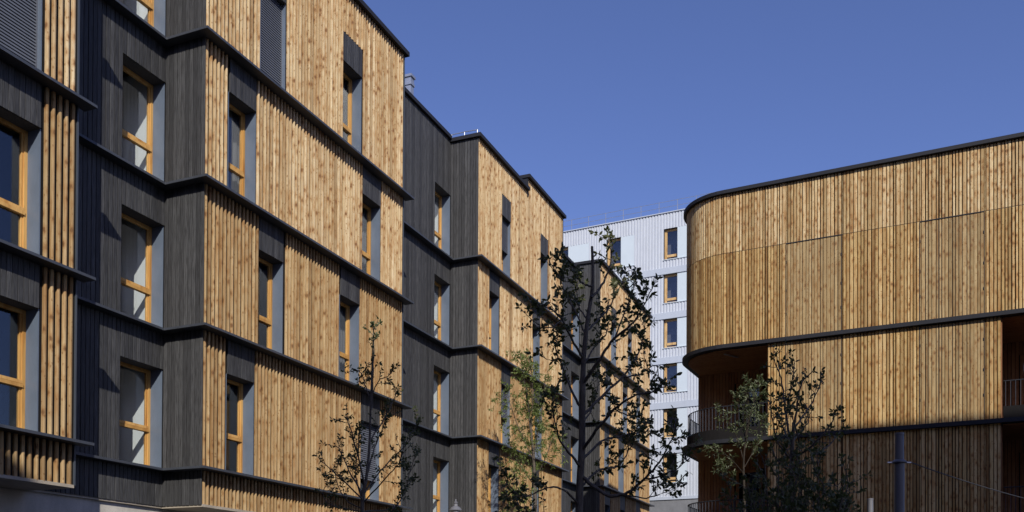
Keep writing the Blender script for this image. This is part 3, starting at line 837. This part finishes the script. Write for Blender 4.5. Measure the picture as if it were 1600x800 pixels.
def grow(tree, trunks, branches, leafm, bark, twig, L, W, per, dens, start=0.35, droop=0.0, whorl=6, name_crown='crown'):
    """trunks/branches: (points, r0, r1). Twigs leave the outer part of the branches and carry the leaves."""
    tm = MB(); cm = MB()
    for pts, r0, r1 in trunks:
        sp = smooth(pts); n = len(sp)
        tm.tube(sp, [r0 + (r1-r0)*i/(n-1) for i in range(n)], 8)
    bm_ = MB()
    for pts, r0, r1 in branches:
        sp = smooth(pts); n = len(sp)
        for i in range(1, n-1): sp[i] = sp[i] + rv()*0.006
        bm_.tube(sp, [r0 + (r1-r0)*i/(n-1) for i in range(n)], 6)
        Ltot = sum((sp[i+1]-sp[i]).length for i in range(n-1)); acc = 0
        for i in range(n-1):
            seg = (sp[i+1]-sp[i]).length; tmid = (acc + seg/2)/Ltot; acc += seg
            if tmid < start: continue
            cnt = dens*seg*(0.5 + 0.9*tmid); cnt = int(cnt) + (1 if rng.random() < cnt % 1 else 0)
            tang = (sp[i+1]-sp[i]).normalized()
            for _ in range(cnt):
                p = sp[i].lerp(sp[i+1], rng.random())
                d = (tang*0.7 + rv()*0.95 + Vector((0,0,0.25 - droop))).normalized()
                tl = twig*rng.uniform(0.4, 1.15)
                q1 = p + d*tl*0.5; q2 = p + d*tl + Vector((0,0,(0.10 - droop)*tl))
                bm_.tube([p, q1, q2], [0.0042*max(1, L/0.07)*0.8, 0.003, 0.0015], 4)
                for f in range(per):
                    u = 0.25 + 0.75*(f+0.5)/per
                    q = p.lerp(q1, u*2) if u < 0.5 else q1.lerp(q2, u*2-1)
                    leaf(cm, q, (d*0.55 + rv()*0.9 - Vector((0,0,droop))).normalized(), L*rng.uniform(0.65, 1.15), W*rng.uniform(0.8, 1.15))
                for f in range(whorl):
                    leaf(cm, q2, (d*0.55 + rv() + Vector((0,0,-droop))).normalized(), L*rng.uniform(0.75, 1.25), W*rng.uniform(0.8, 1.2))
        # leafy branch end
        for f in range(whorl + 2): leaf(cm, sp[-1], ((sp[-1]-sp[-2]).normalized()*0.7 + rv()).normalized(), L*rng.uniform(0.8, 1.25), W)
    tr_ = tm.build('trunk', bark, tree, smooth=True)
    bo = bm_.build('branches', bark, tree, smooth=True)
    cr = cm.build(name_crown, leafm, tree)
    tag(cr, kind='stuff'); tag(bo, kind='stuff')
    for o in (tr_, bo, cr): o.location = -tree.location
    return cr
def B(pts, Y, r0, r1): return ([at(x, y, Y + dy) for x, y, dy in pts], r0, r1)
def base(px, Y):
    p = at(px, 800, Y); return Vector((p.x, p.y, 0))

# --- the dark tree in the middle, about nine metres away
Y = 9.0
T = empty('street_tree', base(905, Y)); tag(T, 'dark broad leaved tree with clustered glossy leaves in the middle of the courtyard', 'tree')
bp = base(903, Y)
tr = [([bp, bp + Vector((0.0, 0, 1.2)), at(905, 790, Y), at(909, 700, Y), at(910, 620, Y), at(912, 560, Y), at(918, 500, Y+.02), at(926, 445, Y+.05), at(925, 385, Y+.05)], 0.045, 0.012)]
br = [
 B([(924,465,0),(938,450,.1),(950,425,.15),(955,395,.2),(950,372,.2)], Y, .014, .005),
 B([(926,448,0),(912,444,.0),(900,432,-.1),(890,415,-.15),(872,403,-.2)], Y, .012, .004),
 B([(900,433,-.1),(884,440,-.2),(866,420,-.3),(858,405,-.3)], Y, .007, .003),
 B([(914,520,0),(893,475,.2),(880,452,.3),(872,430,.35)], Y, .010, .004),
 B([(911,560,0),(893,530,-.2),(878,500,-.35),(860,482,-.45),(838,478,-.5)], Y, .013, .004),
 B([(878,500,-.35),(862,512,-.5),(843,508,-.6),(832,500,-.6)], Y, .007, .003),
 B([(909,640,0),(893,610,.2),(878,572,.35),(868,545,.4),(872,520,.45)], Y, .014, .004),
 B([(873,560,.36),(858,562,.3),(843,552,.2)], Y, .006, .003),
 B([(908,730,0),(890,708,-.2),(876,690,-.3),(866,650,-.4),(862,610,-.4)], Y, .014, .004),
 B([(911,600,0),(935,565,-.2),(955,535,-.3),(985,508,-.45),(1006,478,-.5),(1020,448,-.55)], Y, .018, .004),
 B([(960,530,-.3),(975,492,-.2),(990,455,-.2),(988,432,-.2)], Y, .009, .003),
 B([(915,520,0),(935,498,.25),(952,480,.4),(962,458,.5),(975,440,.55)], Y, .012, .004),
 B([(910,650,0),(945,615,.2),(985,575,.4),(1003,535,.5),(1008,505,.5)], Y, .016, .004),
 B([(970,590,.35),(1000,585,.3),(1024,570,.25),(1030,590,.2)], Y, .009, .003),
 B([(909,705,0),(932,672,-.2),(960,640,-.35),(990,618,-.5),(1022,612,-.6),(1036,600,-.6)], Y, .017, .004),
 B([(960,640,-.35),(985,650,-.5),(1010,655,-.6),(1005,668,-.6)], Y, .008, .003),
 B([(908,720,0),(940,690,.3),(975,680,.5),(1005,675,.6),(1030,672,.65)], Y, .014, .004),
 B([(909,745,0),(945,772,-.15),(975,772,-.2),(1005,750,-.3),(1030,722,-.4),(1048,690,-.45),(1060,668,-.5)], Y, .02, .004),
 B([(1005,750,-.3),(1035,742,-.5),(1062,730,-.6),(1072,712,-.65)], Y, .008, .003),
 B([(975,772,-.2),(1010,778,-.1),(1040,768,0),(1060,752,.1)], Y, .008, .003),
 B([(908,760,0),(935,735,.3),(965,728,.5),(985,700,.6),(990,690,.6)], Y, .012, .004),
 B([(906,790,0),(880,765,-.2),(855,762,-.3),(822,776,-.45),(797,762,-.5),(788,745,-.5)], Y, .012, .002),
 B([(905,800,0),(860,815,.2),(820,795,.3),(792,772,.35)], Y, .01, .003),
 B([(912,570,0),(930,540,.4),(948,520,.6),(950,500,.7)], Y, .01, .004),
 B([(918,500,0),(905,480,.4),(898,462,.6),(905,450,.7)], Y, .009, .003),
 B([(910,660,0),(925,640,.5),(935,600,.8),(930,580,.9)], Y, .01, .003),
]
grow(T, tr, br, LEAFD, BARK, 0.19, 0.052, 0.026, 8, 20.0, 0.38, 0.05, 4)

# --- multi-stemmed sapling in front of the first timber block
Y = 11.0
T = empty('sapling', base(572, Y)); tag(T, 'slim multi stemmed sapling with small leaves in front of the nearest full timber facade', 'tree')
bp = base(566, Y)
tr = [([bp, bp + Vector((0,0,1.6)), at(566, 790, Y), at(572, 750, Y), at(577, 700, Y), at(579, 640, Y), at(581, 580, Y), at(583, 520, Y)], 0.028, 0.005)]
br = [B([(580,640,0),(583,580,0),(584,530,0),(583,508,0)], Y, .012, .004),
 B([(580,630,0),(570,600,.1),(565,585,.15),(558,578,.2)], Y, .008, .003), B([(580,620,0),(592,595,-.1),(606,588,-.15),(612,580,-.2)], Y, .008, .003),
 B([(577,690,0),(600,655,.2),(615,625,.3),(622,605,.3)], Y, .010, .003), B([(571,760,0),(556,700,-.2),(546,665,-.3),(538,650,-.35)], Y, .012, .003),
 B([(568,775,0),(545,735,.2),(532,705,.3),(524,695,.35)], Y, .012, .003), B([(567,780,0),(535,750,-.3),(512,730,-.4),(502,720,-.45)], Y, .010, .003),
 B([(570,770,0),(595,735,.3),(630,700,.5),(645,680,.6),(652,650,.65)], Y, .010, .002), B([(568,785,0),(605,745,-.3),(625,720,-.4),(632,690,-.5)], Y, .009, .003),
 B([(574,740,0),(585,700,.25),(597,670,.3),(604,650,.3)], Y, .010, .003), B([(567,800,0),(620,790,.4),(640,740,.5),(650,705,.5)], Y, .009, .003),
 B([(567,800,0),(520,790,.3),(505,775,.4),(512,750,.4)], Y, .008, .003), B([(567,790,0),(555,740,.3),(560,700,.4),(562,670,.4)], Y, .010, .003),
 B([(567,795,0),(540,780,.1),(525,745,.2),(530,720,.2)], Y, .008, .003), B([(567,800,0),(610,800,-.2),(628,770,-.3),(645,750,-.3)], Y, .008, .003)]
grow(T, tr, br, LEAFM, BARK, 0.18, 0.042, 0.020, 8, 19.0, 0.3, 0.1, 3)

# --- feathery light green tree in front of the second block
Y = 29.3
T = empty('feathery_tree', base(838, Y)); tag(T, 'feathery light green tree with fine hanging leaves before the second timber block', 'tree')
bp = base(838, Y)
tr = [([bp, bp + Vector((0,0,2.5)), at(836, 780, Y), at(834, 720, Y), at(828, 660, Y), at(822, 600, Y)], 0.09, 0.02)]
br = [B([(833,700,0),(825,640,.2),(818,590,.3),(812,552,.3)], Y, .025, .006), B([(834,720,0),(815,680,-.3),(800,640,-.5),(792,610,-.6)], Y, .02, .006),
 B([(834,710,0),(843,660,.3),(850,620,.5),(852,590,.5)], Y, .02, .006), B([(836,750,0),(850,720,-.3),(862,690,-.5),(868,670,-.5)], Y, .018, .006),
 B([(836,760,0),(815,730,.4),(800,700,.6),(795,690,.6)], Y, .018, .006), B([(837,780,0),(820,770,-.5),(808,750,-.6),(800,735,-.6)], Y, .015, .006),
 B([(830,670,0),(832,620,-.4),(830,580,-.5),(826,560,-.5)], Y, .018, .006), B([(838,790,0),(826,800,.5),(812,790,.7),(806,775,.7)], Y, .014, .005), B([(834,720,0),(836,690,.6),(840,670,.8),(838,650,.8)], Y, .018, .006)]
grow(T, tr, br, LEAFL, BARK2, 0.55, 0.10, 0.026, 14, 20.0, 0.1, 0.45, 8)

# --- right: olive green tree, dark tree, low dense bush tree
Y = 20.0
T = empty('olive_tree', base(1165, Y)); tag(T, 'olive green narrow leaved tree reaching up before the rounded loggia balcony', 'tree')
bp = base(1165, Y)
tr = [([bp, bp + Vector((0,0,2)), at(1163, 780, Y), at(1162, 720, Y), at(1168, 660, Y)], 0.045, 0.012)]
br = [B([(1162,720,0),(1150,680,.2),(1135,655,.3),(1126,645,.3)], Y, .012, .004), B([(1164,700,0),(1172,650,-.2),(1182,615,-.3),(1186,598,-.3)], Y, .012, .004),
 B([(1165,690,0),(1160,655,.3),(1156,635,.4),(1155,615,.4)], Y, .012, .004), B([(1162,740,0),(1140,715,-.3),(1122,702,-.4),(1114,698,-.4)], Y, .010, .004),
 B([(1163,760,0),(1135,745,.2),(1122,735,.3),(1124,725,.3)], Y, .009, .004), B([(1163,730,0),(1180,700,.4),(1192,672,.5),(1196,655,.5)], Y, .010, .004),
 B([(1166,670,0),(1174,640,.3),(1178,620,.4),(1172,600,.4)], Y, .010, .004)]
grow(T, tr, br, LEAFO, BARK3, 0.32, 0.085, 0.024, 8, 19, 0.15, 0.10, 5)

Y = 8.6
T = empty('dark_sapling', base(1236, Y)); tag(T, 'dark leaved sapling silhouetted against the sunlit boards of the rounded building', 'tree')
bp = base(1236, Y)
tr = [([bp, bp + Vector((0,0,1.1)), at(1236, 790, Y), at(1237, 720, Y), at(1240, 660, Y)], 0.04, 0.014)]
br = [B([(1238,700,0),(1228,650,.1),(1222,600,.15),(1208,558,.2)], Y, .012, .004), B([(1239,690,0),(1245,640,-.1),(1252,600,-.15),(1270,580,-.2)], Y, .012, .004),
 B([(1240,670,0),(1262,640,.2),(1278,610,.3),(1284,588,.3)], Y, .010, .003), B([(1228,650,.1),(1235,610,.3),(1240,580,.35),(1242,565,.4)], Y, .008, .003),
 B([(1237,720,0),(1275,690,-.2),(1298,662,-.3),(1302,650,-.3)], Y, .012, .003), B([(1237,730,0),(1290,700,.2),(1312,675,.3),(1320,660,.3)], Y, .009, .003),
 B([(1237,720,0),(1215,690,-.2),(1206,650,-.3),(1204,620,-.3)], Y, .010, .003), B([(1238,700,0),(1225,670,.3),(1214,655,.4),(1210,640,.4)], Y, .010, .003),
 B([(1239,690,0),(1255,670,.3),(1262,660,.4),(1268,640,.4)], Y, .010, .003), B([(1237,740,0),(1215,720,.1),(1208,700,.2),(1212,690,.2)], Y, .009, .003),
 B([(1237,720,0),(1248,690,-.3),(1240,660,-.4),(1234,640,-.4)], Y, .010, .003)]
grow(T, tr, br, LEAFD, BARK, 0.15, 0.042, 0.022, 5, 15.0, 0.3, 0.0, 4)

Y = 8.0
T = empty('dense_bush', base(1230, Y)); tag(T, 'dense dark bushy tree filling the shade below the loggia', 'tree')
bp = base(1230, Y); tr = []; br = []
for i in range(5):
    x = 1150 + i*38 + rng.uniform(-8, 8)
    tr.append(([bp + Vector(((i-2)*0.06, 0, 0)), at(1205 + (i-2)*15, 900, Y), at(x, 800, Y + rng.uniform(-.4, .4))], .03, .012))
for i in range(42):
    x = rng.uniform(1135, 1325); dy = rng.uniform(-.7, .7); yt = rng.uniform(700, 800) + (25 if x < 1150 or x > 1300 else 0)
    br.append(B([(x*0.6+1230*0.4, 900, dy*.4), (x*.85+1230*.15, 850, dy*.8), (x, yt + 30, dy), (x + rng.uniform(-12, 12), yt, dy)], Y, .009, .003))
grow(T, tr, br, LEAFD, BARK, 0.16, 0.042, 0.020, 6, 14.0, 0.3, 0.0, 6)

# small green plant on the roof of the second block
rp = lw(22.6, 3.2, ROOF - 0.35)
T = empty('rooftop_shrub', rp); tag(T, 'small green shrub in a white pot on the roof edge beside the metal building', 'shrub')
m = MB(); m.lathe([(0.14, 0), (0.2, 0.05), (0.24, 0.45), (0.2, 0.46)], rp.x, rp.y); 
for i in range(len(m.v)): m.v[i] = (m.v[i][0], m.v[i][1], m.v[i][2] + rp.z + .0)
po = m.build('pot', M['white'], T); po.location = -T.location
br = []
for i in range(9):
    a = rng.uniform(0, 6.28); d = Vector((math.cos(a)*.5, math.sin(a)*.5, 0))
    br.append(([rp + Vector((0,0,.4)), rp + Vector((0,0,.9)) + d*.4, rp + Vector((0,0,1.3 + rng.uniform(0,.35))) + d], .012, .004))
grow(T, [([rp + Vector((0,0,.3)), rp + Vector((0,0,.9))], .02, .01)], br, LEAFL, BARK2, .2, .09, .035, 4, 5, .4, 0.1, 4)

# ================================================================== masts, cables, lantern
mast_pos = []
def mast(px, Y, label, h=3.38):
    p = base(px, Y)
    e = empty('lighting_mast', p); tag(e, label, 'mast', 'grey round masts of the courtyard')
    m = MB(); m.lathe([(0.075, 0), (0.075, 0.02), (0.052, 0.03), (0.050, h-0.31)], sides=24); m.build('pole', M['mast'], e, smooth=False)
    m = MB(); m.lathe([(0.050, h-0.31), (0.050, h-0.30), (0.046, h-0.28), (0.043, h-0.03), (0.046, h-0.02), (0.046, h)], sides=24); m.build('top_sleeve', M['mast'], e)
    m = MB(); m.lathe([(0.052, h-0.20-.11), (0.075, h-0.205-.1), (0.075, h-0.195-.1), (0.045, h-0.17-.1)], sides=24); m.build('collar', M['mast'], e)
    for a in (0, math.pi):
        m = MB(); m.tube([(0.07*math.cos(a), 0.07*math.sin(a), h-0.30), (0.12*math.cos(a), 0.12*math.sin(a), h-0.30)], 0.008, 6); m.build('cable_eye', M['galv'], e)
    return p + Vector((0.12, 0, h-0.30)), p + Vector((-0.12, 0, h-0.30))
ma = mast(1405, 9.5, 'tall thick grey mast nearest the camera before the right building')
mb_ = mast(1360, 15.2, 'thin grey mast just left of the thick near mast')
mc = mast(1317, 16.6, 'short looking grey mast beside the dark bushy tree', 3.42)
md = mast(1491, 19.5, 'small mast top at the lower edge right of the thick near mast')
me_ = mast(1517, 20.5, 'rightmost small mast top at the lower edge of the picture')
def cable(a, b, sag, label):
    pts = []
    for i in range(17):
        t = i/16; p = a.lerp(b, t); p.z -= sag*4*t*(1-t); pts.append(p)
    m = MB(); m.tube(pts, 0.006, 5)
    tag(m.build('cable', M['cable']), label, 'cable')
cable(ma[0], at(1700, 800, 12), 0.05, 'thin black cable running right and down from the thick near mast')
cable(mb_[0], md[1], 0.08, 'thin black cable strung from the thin mast towards the far right masts')
cable(mc[0], mb_[1], 0.05, 'short black cable between the two thin masts')

p = base(712, 22); H = at(712, 780, 22).z
e = empty('street_lantern', p); tag(e, 'hooded metal street lantern before the charcoal return of the second block', 'lantern')
m = MB(); m.lathe([(0.09, 0), (0.09, 0.5), (0.045, 0.55), (0.035, H-0.75)]); m.build('pole', M['mast'], e)
m = MB(); m.lathe([(0.03, H-0.75), (0.05, H-0.70), (0.09, H-0.32), (0.085, H-0.27)]); m.build('lamp_glass', M['white'], e)
m = MB(); m.lathe([(0.15, H-0.27), (0.155, H-0.26), (0.10, H-0.19), (0.055, H-0.165), (0.05, H-0.12), (0.03, H-0.10)]); m.build('hood', M['mast'], e)
m = MB(); m.lathe([(0.05, H-0.10), (0.055, H-0.07), (0.02, H-0.05), (0.018, H)]); m.build('finial', M['mast'], e)

# ================================================================== buildings behind and beside the camera (they cast the shade on the court)
def loc_r(u, v): 
    return Vector((5.2856 + u*math.cos(AR) - v*math.sin(AR), 30.6312 + u*math.sin(AR) + v*math.cos(AR), 0))
def neighbour(name, label, u0, u1, v0, v1, h):
    e = empty(name, loc_r(u0, v1), AR); tag(e, label, 'building')
    w = u1 - u0; d = v1 - v0
    m = MB(); m.box(0, w, -d, 0, 0, h - 0.2, .5); m.build('wall', M['stucco'], e)
    m = MB(); m.box(-0.1, w + .1, -d - .1, 0.1, h - 0.2, h, .5); m.build('coping', M['coping'], e)
    f = MB(); f.box(0, 1.3, 0, .06, 0, .08); f.box(0, 1.3, 0, .06, 1.62, 1.7); f.box(0, .08, 0, .06, .08, 1.62); f.box(1.22, 1.3, 0, .06, .08, 1.62); f.box(.62, .68, 0, .06, .08, 1.62)
    fm = f.mesh('window', M['white']); g_ = MB(); g_.box(.08, 1.22, .01, .03, .08, 1.62, .5); gm = g_.mesh('pane', M['coping'])
    z = 4.2
    while z < h - 2.4:
        x = 1.4
        while x < w - 2:
            wv = link('window', fm, e, (x, 0.005, z)); link('pane', gm, wv); x += 3.2
        z += 3.0
    return e
TE = math.tan(SUN_EL) / (SH.dot(Vector((-math.sin(-AR), -math.cos(AR)))))
neighbour('pale_apartment_building', 'pale rendered apartment block behind the viewer closing the courtyard', -30, 24, -48, -36, 1.6 + 2.384 + TE*16.0)
neighbour('tall_apartment_building', 'tall rendered apartment block beside the viewer on the right', 19.3, 40, -26, -20, 1.6 + 5.42 + TE*20.0)
